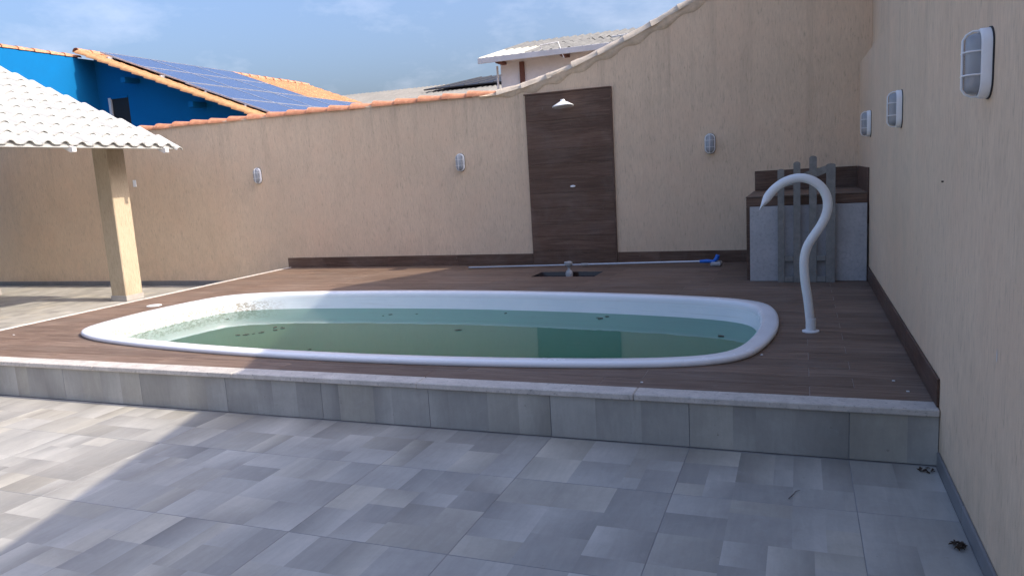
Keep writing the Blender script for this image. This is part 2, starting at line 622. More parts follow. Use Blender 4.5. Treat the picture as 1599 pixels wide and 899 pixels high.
def subtract(polys, hole):
    """hole: convex, counter-clockwise"""
    res = []
    hx0, hx1 = min(p[0] for p in hole), max(p[0] for p in hole)
    hy0, hy1 = min(p[1] for p in hole), max(p[1] for p in hole)
    for poly in polys:
        if (max(p[0] for p in poly) <= hx0 or min(p[0] for p in poly) >= hx1 or
                max(p[1] for p in poly) <= hy0 or min(p[1] for p in poly) >= hy1):
            res.append(poly)
            continue
        rest = poly
        for i in range(len(hole)):
            a, b = hole[i], hole[(i + 1) % len(hole)]
            o = clip_half(rest, a, b, False)
            if len(o) > 2 and area(o) > 1e-6:
                res.append(o)
            rest = clip_half(rest, a, b, True)
            if len(rest) < 3 or area(rest) < 1e-7:
                break
    return res


def sup(inset, n=96, z=None):
    """pool outline: a rectangle with bowed sides and rounded corners, set in by inset"""
    A, B = PA - inset, PB - inset
    c_, s_ = math.cos(PTH), math.sin(PTH)
    pts = []
    for k in range(n):
        th = 2 * math.pi * k / n
        # crowd the samples towards the corners
        du, dv = A * math.cos(th), B * math.sin(th)
        lo, hi = 0.2, 2.0
        for _ in range(34):
            t = (lo + hi) / 2
            u, v = du * t, dv * t
            F = (abs(v) / max(B - PKB * u * u, .1)) ** PM_ + (abs(u) / max(A - PKA * v * v, .1)) ** PM_
            if F < 1:
                lo = t
            else:
                hi = t
        u, v = du * lo, dv * lo
        x, y = PCX + u * c_ - v * s_, PCY + u * s_ + v * c_
        pts.append((x, y) if z is None else (x, y, z))
    return pts


# ================================================================== SETTING
g = MB()
g.v = [(-600, -600, -0.12), (600, -600, -0.12), (600, 900, -0.12), (-600, 900, -0.12)]
g.f = [(0, 1, 2, 3)]
# the ground sheet is open where the pool is sunk into it
gp = subtract([[(-600, -600), (600, -600), (600, 900), (-600, 900)]], sup(0.02))
g = MB()
for p in gp:
    i = len(g.v)
    g.v += [(x, y, -0.12) for x, y in p]
    g.f.append(tuple(range(i, i + len(p))))
tag(g.build('ground', 'soil', fix=False), kind='structure')

# ---- patio floor: grout bed and 83 cm patchwork tiles
b = MB()
b.box(-17, XD + 0.05, -6, YB, -0.2, -0.0018)
b.box(XD + 0.05, XW, -6, YS + 0.05, -0.2, -0.0018)
floor = tag(b.build('patio_floor', 'grout'), kind='structure')

rng = random.Random(11)


def split(x0, x1, y0, y1, out, depth=0):
    w, h = x1 - x0, y1 - y0
    if (w < 0.29 and h < 0.34) or (depth > 2 and w < 0.42 and h < 0.43 and rng.random() < 0.3):
        out.append((x0, x1, y0, y1))
        return
    if w / h > 0.95 or (w / h > 0.65 and rng.random() < 0.5):
        c = x0 + w * rng.choice((0.34, 0.5, 0.5, 0.66))
        split(x0, c, y0, y1, out, depth + 1)
        split(c, x1, y0, y1, out, depth + 1)
    else:
        c = y0 + h * rng.choice((0.34, 0.5, 0.5, 0.66))
        split(x0, x1, y0, c, out, depth + 1)
        split(x0, x1, c, y1, out, depth + 1)


def tile_mesh(name, w, h, t=0.012, ch=0.0012):
    """local: x 0..w, y 0..h, top at z=0; printed patches carried in a colour attribute"""
    patches = []
    split(0, w, 0, h, patches)
    v, f, cols = [], [], []
    base = 0.365
    for (x0, x1, y0, y1) in patches:
        i = len(v)
        X0 = ch if x0 == 0 else x0
        X1 = w - ch if abs(x1 - w) < 1e-6 else x1
        Y0 = ch if y0 == 0 else y0
        Y1 = h - ch if abs(y1 - h) < 1e-6 else y1
        v += [(X0, Y0, 0), (X1, Y0, 0), (X1, Y1, 0), (X0, Y1, 0)]
        f.append((i, i + 1, i + 2, i + 3))
        L = base * rng.choice((0.80, 0.89, 0.94, 0.98, 1.0, 1.02, 1.04, 1.08)) * rng.uniform(0.95, 1.05)
        warm = rng.choice((0, 0, 0, 0, 0.05, 0.09))
        gx = rng.choice((0, -0.32, 0.32, -0.2, 0.2)) * rng.random()
        gy = rng.choice((0, 0, -0.16, 0.16)) * rng.random()
        for (sx, sy) in ((-1, -1), (1, -1), (1, 1), (-1, 1)):
            l = L * (1 + gx * sx + gy * sy)
            cols.append((l * (1.04 + warm * .5), l * (0.985 + warm * 0.2), l * (0.865 - warm * 0.4), 1))
    i = len(v)
    q = [(0, 0), (w, 0), (w, h), (0, h)]
    qi = [(ch, ch), (w - ch, ch), (w - ch, h - ch), (ch, h - ch)]
    v += [(x, y, 0) for x, y in qi] + [(x, y, -ch) for x, y in q] + [(x, y, -t) for x, y in q]
    for k in range(4):
        k2 = (k + 1) % 4
        f.append((i + 4 + k, i + 4 + k2, i + k2, i + k))
        f.append((i + 8 + k, i + 8 + k2, i + 4 + k2, i + 4 + k))
        cols += [(base * .8, base * .79, base * .78, 1)] * 8
    me = bpy.data.meshes.new(name)
    me.from_pydata(v, [], f)
    ca = me.color_attributes.new('print', 'FLOAT_COLOR', 'CORNER')
    for k, c in enumerate(cols):
        ca.data[k].color = c
    me.materials.append(MAT['tile'])
    me.update()
    return me


TS, GAP = 0.83, 0.0022
XO, YO = 0.242, 2.665          # a joint crossing measured in the photograph
full = [tile_mesh('floor_tile', TS - GAP, TS - GAP) for _ in range(10)]


def lay(x0, x1, y0, y1, xa, xb, ya, yb):
    """floor tiles on the grid, clipped to the rectangle xa..xb, ya..yb"""
    i0, i1 = math.floor((x0 - XO) / TS), math.ceil((x1 - XO) / TS)
    j0, j1 = math.floor((y0 - YO) / TS), math.ceil((y1 - YO) / TS)
    for i in range(i0, i1):
        for j in range(j0, j1):
            tx0, tx1 = XO + i * TS, XO + (i + 1) * TS
            ty0, ty1 = YO + j * TS, YO + (j + 1) * TS
            cx0, cx1, cy0, cy1 = max(tx0, xa), min(tx1, xb), max(ty0, ya), min(ty1, yb)
            if cx1 - cx0 < 0.03 or cy1 - cy0 < 0.03:
                continue
            dz = rng.uniform(-0.0006, 0.0006)
            if cx1 - cx0 > TS - 0.01 and cy1 - cy0 > TS - 0.01:
                k = rng.randrange(len(full))
                put(full[k], 'floor_tile', floor, (tx0 + GAP / 2, ty0 + GAP / 2, dz))
            else:
                me = tile_mesh('floor_tile', cx1 - cx0 - GAP, cy1 - cy0 - GAP)
                put(me, 'floor_tile', floor, (cx0 + GAP / 2, cy0 + GAP / 2, dz))


lay(-9.0, XW, 0.3, YS, -16.9, XW - 0.012, -6, YS - 0.014)
lay(-16.0, XD - 0.03, 4.2, YB, -16.9, XD - 0.03, YS - 0.014, YB - 0.012)

# ---- raised pool deck
deck = bpy.data.objects.new('pool_deck', None)
COL.objects.link(deck)
tag(deck, kind='structure')
HOLE = sup(0.06)
TRAY = [(-3.19, 8.80), (-2.36, 8.80), (-2.36, 9.24), (-3.19, 9.24)]
sheet = MB()
for p in subtract(subtract([[(XD + 0.02, YS + 0.02), (XW, YS + 0.02), (XW, YB), (XD + 0.02, YB)]], HOLE), TRAY):
    i = len(sheet.v)
    sheet.v += [(x, y, ZD - 0.0025) for x, y in p]
    sheet.f.append(tuple(range(i, i + len(p))))
sheet.build('grout_bed', 'grout_deck', deck, fix=False)
core = MB()
core.box(XD + 0.015, XW, YS + 0.015, YS + 0.16, -0.1, ZD - 0.01)
core.box(XD + 0.015, XD + 0.16, YS + 0.17, YB, -0.1, ZD - 0.01)
core.build('deck_wall', 'grey_skirt', deck)

# wood-look planks 20 x 120 cm in rows along X
PW, PL, PG = 0.2, 1.2, 0.0034
YR0 = YS + 0.125
row = 0
plank_mesh = {}
y = YR0
while y < YB - 0.01:
    y1 = min(y + PW, YB - 0.004)
    off = 0.05 if row % 2 == 0 else 0.285
    k0 = math.floor((XD - off) / PL)
    x = off + k0 * PL
    while x < XW:
        xa, xb = max(x, XD + 0.06), min(x + PL, XW - 0.004)
        if xb - xa > 0.03:
            r = [(xa + PG / 2, y + PG / 2), (xb - PG / 2, y + PG / 2), (xb - PG / 2, y1 - PG / 2), (xa + PG / 2, y1 - PG / 2)]
            a0 = area(r)
            ps = subtract(subtract([r], HOLE), TRAY)
            a1 = sum(area(p) for p in ps)
            cx, cy = (xa + xb) / 2, (y + y1) / 2
            dz = rng.uniform(-0.0005, 0.0005)
            if a1 > a0 * 0.999:
                key = (round(xb - xa, 3), round(y1 - y, 3))
                if key not in plank_mesh:
                    hx, hy = (xb - xa - PG) / 2, (y1 - y - PG) / 2
                    plank_mesh[key] = MB().cbox(-hx, hx, -hy, hy, -0.012, 0, 0.0012).mesh('plank', 'deck', fix=False)
                put(plank_mesh[key], 'plank', deck, (cx, cy, ZD + dz))
            elif a1 > 0.0008:
                m = MB()
                for p in ps:
                    i = len(m.v)
                    m.v += [(px - cx, py - cy, 0) for px, py in p]
                    m.f.append(tuple(range(i, i + len(p))))
                m.build('plank', 'deck', deck, fix=False, loc=(cx, cy, ZD + dz))
        x += PL
    y += PW
    row += 1

# shower tray sunk into the deck
tb = MB()
x0, x1, y0, y1 = TRAY[0][0], TRAY[1][0], TRAY[0][1], TRAY[2][1]
tb.v = [(x0, y0, ZD - .001), (x1, y0, ZD - .001), (x1, y1, ZD - .001), (x0, y1, ZD - .001),
        (x0 + .01, y0 + .01, ZD - .05), (x1 - .01, y0 + .01, ZD - .05), (x1 - .01, y1 - .01, ZD - .05), (x0 + .01, y1 - .01, ZD - .05)]
tb.f = [(4, 5, 6, 7), (0, 1, 5, 4), (1, 2, 6, 5), (2, 3, 7, 6), (3, 0, 4, 7)]
tb.build('shower_tray', 'wet', deck, fix=False)

# coping stones along the front and the left edge
cx = XD - 0.02
cl = [1.22, 1.45, 1.38, 1.50, 1.42, 1.55]
edges = [cx]
for l in cl:
    edges.append(min(edges[-1] + l, XW - 0.002))
edges[-1] = XW - 0.002
for a, c in zip(edges[:-1], edges[1:]):
    w = rng.uniform(-0.002, 0.002)
    centred(a + 0.001, c - 0.001, YS - 0.022 + w, YS + 0.122, ZD - 0.034, ZD + 0.004, 'coping_stone', 'coping', deck, 0.005)
ya = YS + 0.124
while ya < YB - 0.02:
    yb = min(ya + 1.45, YB - 0.012)
    centred(XD - 0.02, XD + 0.058, ya + 0.001, yb - 0.001, ZD - 0.034, ZD + 0.004, 'coping_stone', 'coping', deck, 0.005)
    ya = yb
# riser tiles
RH = ZD - 0.036
i = 0
xs = [XW - 0.002]
x = XO
while x > XD:
    xs.append(x)
    x -= TS
xs.append(XD)
for c, a in zip(xs[:-1], xs[1:]):
    if c - a < 0.02:
        continue
    me = tile_mesh('riser_tile', c - a - GAP, RH - 0.004)
    put(me, 'riser_tile', deck, (a + GAP / 2, YS, 0.003), (R(90), 0, 0))
yy = YS
while yy < YB - 0.05:
    c = min(yy + TS, YB - 0.01)
    me = tile_mesh('riser_tile', c - yy - GAP, RH - 0.004)
    put(me, 'riser_tile', deck, (XD, c - GAP / 2, 0.003), (R(90), 0, R(-90)))
    yy = c

# ---- water
wm = MB()
wp = sup(0.150, 120)
wm.v = [(x, y, ZW) for x, y in wp]
wm.f = [tuple(range(len(wp)))]
tag(wm.build('pool_water', 'water', fix=False), kind='structure')

# ================================================================== POOL
pool = thing('swimming_pool', 'white fibreglass swimming pool with rounded ends sunk into the wood-tiled deck', 'swimming pool',
             (PCX, PCY, ZD))
prof = [(0.010, ZD + 0.001), (0.002, ZD + 0.008), (0.0, ZD + 0.022), (0.003, ZD + 0.034), (0.012, ZD + 0.042), (0.03, ZD + 0.0455),
        (0.07, ZD + 0.046), (0.105, ZD + 0.045), (0.124, ZD + 0.040), (0.137, ZD + 0.028), (0.143, ZD + 0.010), (0.146, ZD - 0.02)]


def ring(ins, z, n=160):
    return [(x - PCX, y - PCY, z - ZD) for x, y in sup(ins, n)]


rm = MB().loft([ring(i_, z_) for i_, z_ in prof])
rm.build('rim', 'rim', pool, smooth='all')
bp_ = [(0.146, ZD - 0.02), (0.152, 0.20), (0.175, 0.0), (0.22, -0.40), (0.26, -0.58), (0.33, -0.67), (0.45, -0.70)]
bm_ = MB().loft([[(x, y, z) for x, y, z in ring(i_, z_)] for i_, z_ in bp_], cap1=True)
bo = bm_.build('basin', 'basin', pool, smooth='all')
bo.data.transform(Matrix.Translation((PCX, PCY, ZD)))
bo.location = (-PCX, -PCY, -ZD)

# ================================================================== BACK WALL
bw = thing('boundary_wall', 'long beige scratched-plaster wall behind the pool, with orange cap tiles and a slope rising right', 'wall',
           (-4, YB, 0))


def L(x, y, z, o=(-4, YB, 0)):
    return (x - o[0], y - o[1], z - o[2])


slope = [(-4.0, 2.70), (-3.75, 2.74), (-3.4, 2.81), (-2.82, 2.98), (-1.94, 3.30), (-1.32, 3.575), (-0.3, 3.98), (0.79, 4.38)]
poly = [(-17, -0.15), (0.785, -0.15)] + [(x, z) for x, z in reversed(slope)] + [(-4.02, 2.725), (-17, 2.725)]
m = MB().prism([(x + 4, z) for x, z in poly], 1, 0, 0.15)
m.build('plaster_body', 'plaster', bw)


def cap_mesh(name, mat, rough=0.0, seed=0, seg=10, L_=0.47, nl=2, taper=0.036):
    """half-round capping tile along +X, wide mouth at x=0"""
    b = MB()
    outer, inner = [], []
    for s in range(nl + 1):
        u = s / nl
        r = (0.114 - taper * u) + (0.007 if s == 0 else 0.0)
        ro, ri = [], []
        for k in range(seg + 1):
            a = math.pi * k / seg
            d = rough * mnoise.noise(Vector((u * 2.3 + seed * 3.1, k * 0.45, seed * 1.7)))
            ro.append((u * L_, math.cos(a) * (r + d), math.sin(a) * (r * 0.80 + d)))
            ri.append((u * L_, math.cos(a) * (r - 0.013), math.sin(a) * (r * 0.80 - 0.013)))
        outer.append(ro)
        inner.append(ri)
    b.loft(outer, False)
    b.loft([list(reversed(r)) for r in inner], False)
    for ra, rb in ((outer[0], inner[0]), (outer[-1], inner[-1])):
        b.loft([ra, rb], False)
    b.loft([[r[0] for r in outer], [r[0] for r in inner]], False)
    b.loft([[r[-1] for r in outer], [r[-1] for r in inner]], False)
    return b.mesh(name, mat, smooth=45)


caps = [cap_mesh('cap_tile', 'clay', 0.004, s) for s in range(3)]
x = -16.6
while x < -4.36:
    put(caps[rng.randrange(3)], 'cap_tile', bw, L(x, YB + 0.075 + rng.uniform(-.006, .006), 2.722 + rng.uniform(-.004, .004)),
        (R(rng.uniform(-2, 2)), R(rng.uniform(0.2, 1.6)), R(rng.uniform(-1.2, 1.2))))
    x += 0.392
# bed of mortar under the clay caps
mb_ = MB()
rings = []
x = -16.6
while x < -3.9:
    lo = 2.712 + 0.010 * mnoise.noise(Vector((x * 4, 3, 1)))
    pr = -0.006 + 0.004 * mnoise.noise(Vector((x * 5, 1, 7)))
    rings.append([L(x, YB + pr, lo), L(x, YB + pr - 0.004, 2.735), L(x, YB + 0.02, 2.752), L(x, YB + 0.13, 2.752), L(x, YB + 0.156, 2.70)])
    x += 0.09
mb_.loft(rings, False)
mb_.build('mortar_bed', 'mortar', bw, smooth=60)


def slope_z(x):
    for (xa, za), (xb, zb) in zip(slope[:-1], slope[1:]):
        if xa <= x <= xb:
            return za + (zb - za) * (x - xa) / (xb - xa)
    return slope[-1][1] if x > slope[-1][0] else slope[0][1]


# plastered cap tiles stepping up the slope
n_ = 0
x = -3.98
while x < 0.70:
    za, zb = slope_z(x), slope_z(x + 0.39)
    ang = math.atan2(zb - za, 0.39)
    put(cap_mesh('cap_tile', 'mortar_w', 0.016, n_ + 10, 14, 0.46, 7, 0.016), 'cap_tile', bw, L(x, YB + 0.07, za - 0.012 + rng.uniform(0, .010)),
        (R(rng.uniform(-3, 3)), -ang + R(rng.uniform(-2.5, 0.5)), R(rng.uniform(-1.5, 1.5))))
    x += 0.385 * math.cos(ang)
    n_ += 1
# rough mortar dragged down the face under them
rings = []
x = -4.25
while x < 0.78:
    zt = slope_z(x) if x > -4 else 2.70
    grow = min(1, max(0.15, (x + 4.25) / 0.9))
    fest = 0.5 + 0.5 * math.sin((x + 3.98) / 0.37 * 2 * math.pi - 1.2)
    drop = (0.055 + 0.055 * fest) * grow + 0.028 * mnoise.noise(Vector((x * 3.1, 5, 2)))
    pr = 0.014 + 0.010 * mnoise.noise(Vector((x * 6, 2, 9)))
    rings.append([L(x, YB - 0.001, zt - drop - 0.012), L(x, YB - pr * 0.8, zt - drop), L(x, YB - pr - 0.006, zt - drop * 0.45),
                  L(x, YB - pr - 0.012 - 0.01 * fest, zt + 0.012), L(x, YB + 0.03, zt + 0.05), L(x, YB + 0.14, zt + 0.04), L(x, YB + 0.16, zt - 0.03)])
    x += 0.045
MB().loft(rings, False).build('mortar_drag', 'mortar', bw, smooth=60)

# skirting tiles: brown along the deck, grey along the terrace
SK = 0.158


def skirt_run(x0, x1, z0, z1, mat, name, step, thick=0.012):
    x = x1
    while x > x0 + 0.02:
        a = max(x0, x - step)
        o = centred(a + 0.0012, x - 0.0012, YB - thick, YB - 0.001, z0, z1, name, mat, bw)
        o.location = L(*o.location)
        x = a


skirt_run(XD, -3.575, ZD + 0.002, ZD + SK, 'deck_v', 'skirting_tile', 1.2)
skirt_run(-2.335, -0.56, ZD + 0.002, ZD + SK, 'deck_v', 'skirting_tile', 1.2)
skirt_run(-16.5, XD - 0.03, 0.002, 0.085, 'grey_skirt', 'skirting_tile', 0.83)

# ================================================================== RIGHT WALL
rw = thing('side_wall', 'beige scratched-plaster wall running along the right side, three lamps on it', 'wall', (XW, 4, 0))
m = MB().prism([(-10, -0.15), (YB - 4 - .002, -0.15), (YB - 4 - .002, 2.655), (2.0, 2.60), (-10, 2.45)], 0, 0, 0.122)
m.build('plaster_body', 'plaster', rw)


def skirt_y(y0, y1, z0, z1, mat, step, thick=0.012):
    y = y0
    while y < y1 - 0.02:
        c = min(y1, y + step)
        o = centred(XW - thick, XW - 0.001, y + 0.0012, c - 0.0012, z0, z1, 'skirting_tile', mat, rw)
        o.location = Vector(o.location) - Vector((XW, 4, 0))
        y = c


skirt_y(YS + 0.02, 8.47, ZD + 0.006, ZD + SK - 0.004, 'skirt_y', 1.2, 0.014)
skirt_y(-1.5, YS - 0.024, 0.002, 0.085, 'grey_skirt', 0.83, 0.013)
# chipped plaster spot
pts = []
cm = MB()
for k in range(9):
    a = 2 * math.pi * k / 9
    pts.append((-0.0012, 3.037 - 4 + 0.006 * math.cos(a), 0.856 + 0.028 * math.sin(a) * (0.7 + 0.5 * rng.random())))
cm.v = pts
cm.f = [tuple(range(9))]
cm.build('plaster_chip', 'white_paint', rw, fix=False)
MB().tube([(0.0, 0.22, 1.44), (-0.010, 0.22, 1.44)], 0.004, 8).build('wall_plug', 'dark', rw)

# ================================================================== NEIGHBOUR HOUSE ON THE RIGHT
nh = thing('neighbour_house', 'tall beige gable wall of the house rising behind the right-hand wall', 'house', (0.79, 4, 0))
prof_n = [(-5.5, -0.15), (6.12, -0.15), (6.12, 4.76), (4.25, 5.46), (0.5, 4.05), (-5.5, 2.42)]
MB().prism(prof_n, 0, 0, 6).build('gable_wall', 'plaster_far', nh)
rr = MB()
for (ya, za), (yb, zb) in ((prof_n[3], prof_n[4]), (prof_n[2], prof_n[3]), (prof_n[4], prof_n[5])):
    rr.prism([(ya, za + .002), (yb, zb + .002), (yb, zb + .06), (ya, za + .06)], 0, 0.03, 6.1)
rr.build('roof', 'clay_field', nh)

# ================================================================== SHOWER PANEL
SX0, SX1 = -3.572, -2.34
sp = thing('shower_station', 'tall dark brown wood-look tiled shower panel on the back wall', 'shower panel', ((SX0 + SX1) / 2, YB, ZD))


def sub(o, base):
    o.location = Vector(o.location) - Vector(base)
    return o


SPB = ((SX0 + SX1) / 2, YB, ZD)
z = ZD + 0.003
while z < 2.655:
    z1 = min(z + 0.2, 2.662)
    sub(centred(SX0 + 0.004, SX1 - 0.022, YB - 0.026 + rng.uniform(-.0006, .0006), YB - 0.001, z + 0.0008, z1 - 0.0008, 'plank', 'deck_v', sp, 0.0012), SPB)
    z = z1
sub(centred(SX1 - 0.021, SX1, YB - 0.034, YB - 0.001, ZD + 0.003, 2.676, 'edge_trim', 'deck_v', sp), SPB)
sub(centred(SX0 - 0.014, SX1 - 0.022, YB - 0.034, YB - 0.001, 2.664, 2.68, 'edge_trim', 'deck_v', sp), SPB)

# shower head
sh = thing('overhead_shower', 'white plastic triangular shower head near the top of the brown shower panel', 'shower head', (-2.96, YB - 0.027, 2.50))
MB().tube([(0, 0.002, 0.0), (0, -0.03, 0.0), (0, -0.16, 0.004), (0, -0.20, -0.005)], [0.022, 0.016, 0.016, 0.018], 12).build('arm', 'white_plastic', sh, smooth=40)
MB().tube([(0, 0.0, 0), (0, -0.010, 0)], 0.034, 16).build('flange', 'white_plastic', sh, smooth=40)
hd = MB()
rings = []
for (zz, wx, wy) in ((0.022, 0.026, 0.026), (0.0, 0.032, 0.032), (-0.03, 0.085, 0.07), (-0.058, 0.138, 0.10), (-0.066, 0.143, 0.104), (-0.072, 0.138, 0.10)):
    rings.append([(math.copysign(abs(math.cos(a)) ** .7, math.cos(a)) * wx, -0.20 + math.copysign(abs(math.sin(a)) ** .7, math.sin(a)) * wy, zz)
                  for a in [2 * math.pi * k / 20 for k in range(20)]])
hd.loft(rings, True, True, True)
hdo = hd.build('head', 'white_plastic', sh, smooth=35)
hdo.rotation_euler = (R(-6), R(-4), 0)

# shower tap cover
tp = thing('shower_tap', 'small white round tap plug halfway up the brown shower panel', 'tap', (-2.93, YB - 0.027, 1.385))
MB().tube([(0, 0, 0), (0, -0.012, 0), (0, -0.016, 0)], [0.036, 0.036, 0.026], 20).build('cover_plate', 'white_plastic', tp, smooth=35).scale = (1, 1, 0.45)
MB().tube([(0, -0.014, 0), (0, -0.03, 0)], 0.009, 10).build('spindle', 'white_plastic', tp, smooth=35)

# light switch
sw = thing('wall_switch', 'small white switch plate on the back wall beside the cream pillar', 'switch', (-10.97, YB, 1.825))
MB().cbox(-0.038, 0.038, -0.010, 0, -0.06, 0.06, 0.003).build('plate', 'white_plastic', sw)
MB().cbox(-0.012, 0.012, -0.014, -0.009, -0.022, 0.022, 0.001).build('rocker', 'white_plastic', sw)

# ================================================================== BULKHEAD LAMPS
def stadium(w, h, y, n=10):
    r = w
    pts = []
    for k in range(n + 1):
        a = math.pi * k / n
        pts.append((math.cos(a) * r, y, (h - r) + math.sin(a) * r))
    for k in range(n + 1):
        a = math.pi + math.pi * k / n
        pts.append((math.cos(a) * r, y, -(h - r) + math.sin(a) * r))
    return pts


LW, LH = 0.066, 0.128
lb = MB().loft([stadium(LW + .004, LH + .004, 0), stadium(LW + .004, LH + .004, -0.006)], True, True, True).mesh('gasket', 'black_mat', fix=True)
l_base = MB().loft([stadium(LW, LH, -0.006), stadium(LW, LH, -0.034), stadium(LW - .004, LH - .004, -0.040),
                    stadium(LW - .013, LH - .013, -0.040), stadium(LW - .014, LH - .014, -0.03)], True, False, False).mesh('base_ring', 'white_plastic', smooth=35)
l_glass = MB().loft([stadium(LW - .016, LH - .016, -0.030), stadium(LW - .016, LH - .016, -0.055), stadium(LW - .022, LH - .022, -0.072),
                     stadium(LW - .034, LH - .034, -0.082)], True, False, True).mesh('glass_cover', 'glass', smooth=50)
l_back = MB().loft([stadium(LW - .018, LH - .018, -0.010), stadium(LW - .018, LH - .018, -0.012)], True, True, True).mesh('reflector', 'white_plastic')
l_bulb = MB().tube([(0, -0.035, -0.075), (0, -0.035, -0.045), (0, -0.035, -0.02), (0, -0.035, 0.03), (0, -0.035, 0.05)],
                   [0.014, 0.014, 0.02, 0.026, 0.012], 12).mesh('bulb', 'grey_plastic', smooth=50)


def arc_h(zc, hw):
    return [(-hw, -0.036, zc), (-hw, -0.066, zc), (-hw * .82, -0.083, zc), (-hw * .45, -0.090, zc), (0, -0.091, zc),
            (hw * .45, -0.090, zc), (hw * .82, -0.083, zc), (hw, -0.066, zc), (hw, -0.036, zc)]


cg = MB()
l_guard_h = MB().tube(arc_h(0, LW - 0.009), 0.0032, 8).mesh('guard_bar', 'white_plastic', smooth=50)
hh = LH - 0.009
l_guard_v = MB().tube([(0, -0.036, -hh), (0, -0.060, -hh), (0, -0.080, -hh * .90), (0, -0.091, -hh * .74), (0, -0.091, 0),
                       (0, -0.091, hh * .74), (0, -0.080, hh * .90), (0, -0.060, hh), (0, -0.036, hh)], 0.0042, 8).mesh('guard_bar', 'white_plastic', smooth=50)


def lamp(loc, rz, label):
    t = thing('bulkhead_lamp', label, 'wall lamp', loc, (0, 0, rz), 'white caged bulkhead lamps on the walls')
    for me in (lb, l_base, l_glass, l_back, l_bulb):
        put(me, me.name.split('.')[0], t)
    put(l_guard_h, 'guard_bar', t, (0, 0, 0.042))
    put(l_guard_h, 'guard_bar', t, (0, 0, -0.042))
    put(l_guard_v, 'guard_bar', t)
    return t


lamp((-8.27, YB, 1.815), 0, 'white caged oval lamp on the back wall nearest the cream pillar')
lamp((-4.62, YB, 1.81), 0, 'white caged oval lamp on the back wall just left of the brown shower panel')
lamp((-1.08, YB, 1.838), 0, 'white caged oval lamp on the back wall between shower panel and corner')
lamp((XW, 3.32, 1.905), R(-90), 'largest and nearest white caged lamp on the right-hand wall')
lamp((XW, 5.93, 1.89), R(-90), 'middle one of the three white caged lamps on the right-hand wall')
lamp((XW, 8.38, 1.89), R(-90), 'farthest white caged lamp on the right-hand wall, beside the corner')

# ================================================================== TILED BENCH IN THE CORNER
BX0, BY0, BZ = -0.545, 8.47, 1.205
tbn = thing('tiled_bench', 'brown wood-tiled block in the back right corner behind the leaning stone slab', 'bench', (0.05, 9.2, ZD))
TB = (0.05, 9.2, ZD)
o = MB().box(BX0 + 0.014, XW - 0.003, BY0 + 0.014, YB - 0.003, ZD + 0.001, BZ - 0.014).build('core', 'grout', tbn)
o.location = (-TB[0], -TB[1], -TB[2])
zz = ZD + 0.004
while zz < BZ - 0.02:
    z1 = min(zz + 0.2, BZ - 0.012)
    sub(centred(BX0, XW - 0.016, BY0, BY0 + 0.012, zz, z1 - 0.002, 'front_tile', 'deck_v', tbn), TB)
    sub(centred(BX0 + 0.001, BX0 + 0.013, BY0 + 0.014, YB - 0.014, zz, z1 - 0.002, 'side_tile', 'skirt_y', tbn), TB)
    zz = z1
yy = BY0 - 0.004
while yy < YB - 0.03:
    y1 = min(yy + 0.2, YB - 0.014)
    sub(centred(BX0 - 0.004, XW - 0.016, yy, y1 - 0.002, BZ - 0.011, BZ + 0.001, 'top_tile', 'deck', tbn), TB)
    yy = y1
sub(centred(BX0 + 0.01, XW - 0.016, YB - 0.013, YB - 0.001, BZ + 0.003, 1.456, 'splashback_tile', 'deck_v', tbn), TB)
sub(centred(XW - 0.014, XW - 0.001, BY0 - 0.004, YB - 0.016, BZ - 0.32, 1.456, 'splashback_tile', 'skirt_y', tbn), TB)

# granite slab leaning against it
slab = thing('stone_slab', 'pale grey granite slab leaning against the brown tiled block', 'stone slab', (0.07, 8.40, ZD + 0.001), (R(-3.0), 0, 0))
MB().cbox(-0.575, 0.570, -0.03, 0.0, 0.0, 0.80, 0.003).build('slab', 'granite', slab)

# precast concrete grille in front of it
gr = thing('concrete_grille', 'grey precast concrete fence piece with four upright bars leaning on the granite slab', 'concrete grille',
           (0.06, 8.335, ZD + 0.001), (R(-1.6), 0, 0))
ox = 0.06
for (xa, xb, top, tip) in ((-0.220, -0.155, 1.175, 0.012), (-0.065, 0.003, 1.235, 0.02), (0.088, 0.160, 1.285, 0.02), (0.250, 0.336, 1.205, 0.012)):
    w = xb - xa
    p = [(xa - ox, 0), (xb - ox, 0), (xb - ox, top), (xb - ox - w * .18, top + tip * .7), ((xa + xb) / 2 - ox, top + tip), (xa - ox + w * .18, top + tip * .7), (xa - ox, top)]
    MB().prism(p, 1, -0.045, 0.0).build('bar', 'concrete', gr)
for (xa, xb) in ((-0.154, -0.066), (0.004, 0.087), (0.161, 0.249)):
    MB().cbox(xa - ox, xb - ox, -0.043, -0.002, 0.0, 0.062, 0.004).build('rail', 'concrete', gr)
    MB().cbox(xa - ox, xb - ox, -0.043, -0.002, 0.222, 0.278, 0.004).build('rail', 'concrete', gr)
MB().prism([(-0.154 - ox, 1.00), (-0.066 - ox, 1.02), (-0.066 - ox, 1.075), (-0.154 - ox, 1.05)], 1, -0.043, -0.002).build('rail', 'concrete', gr)
MB().prism([(0.004 - ox, 1.06), (0.087 - ox, 1.085), (0.087 - ox, 1.155), (0.004 - ox, 1.125)], 1, -0.043, -0.002).build('rail', 'concrete', gr)
MB().prism([(0.161 - ox, 1.09), (0.249 - ox, 1.125), (0.249 - ox, 1.20), (0.161 - ox, 1.17)], 1, -0.043, -0.002).build('rail', 'concrete', gr)

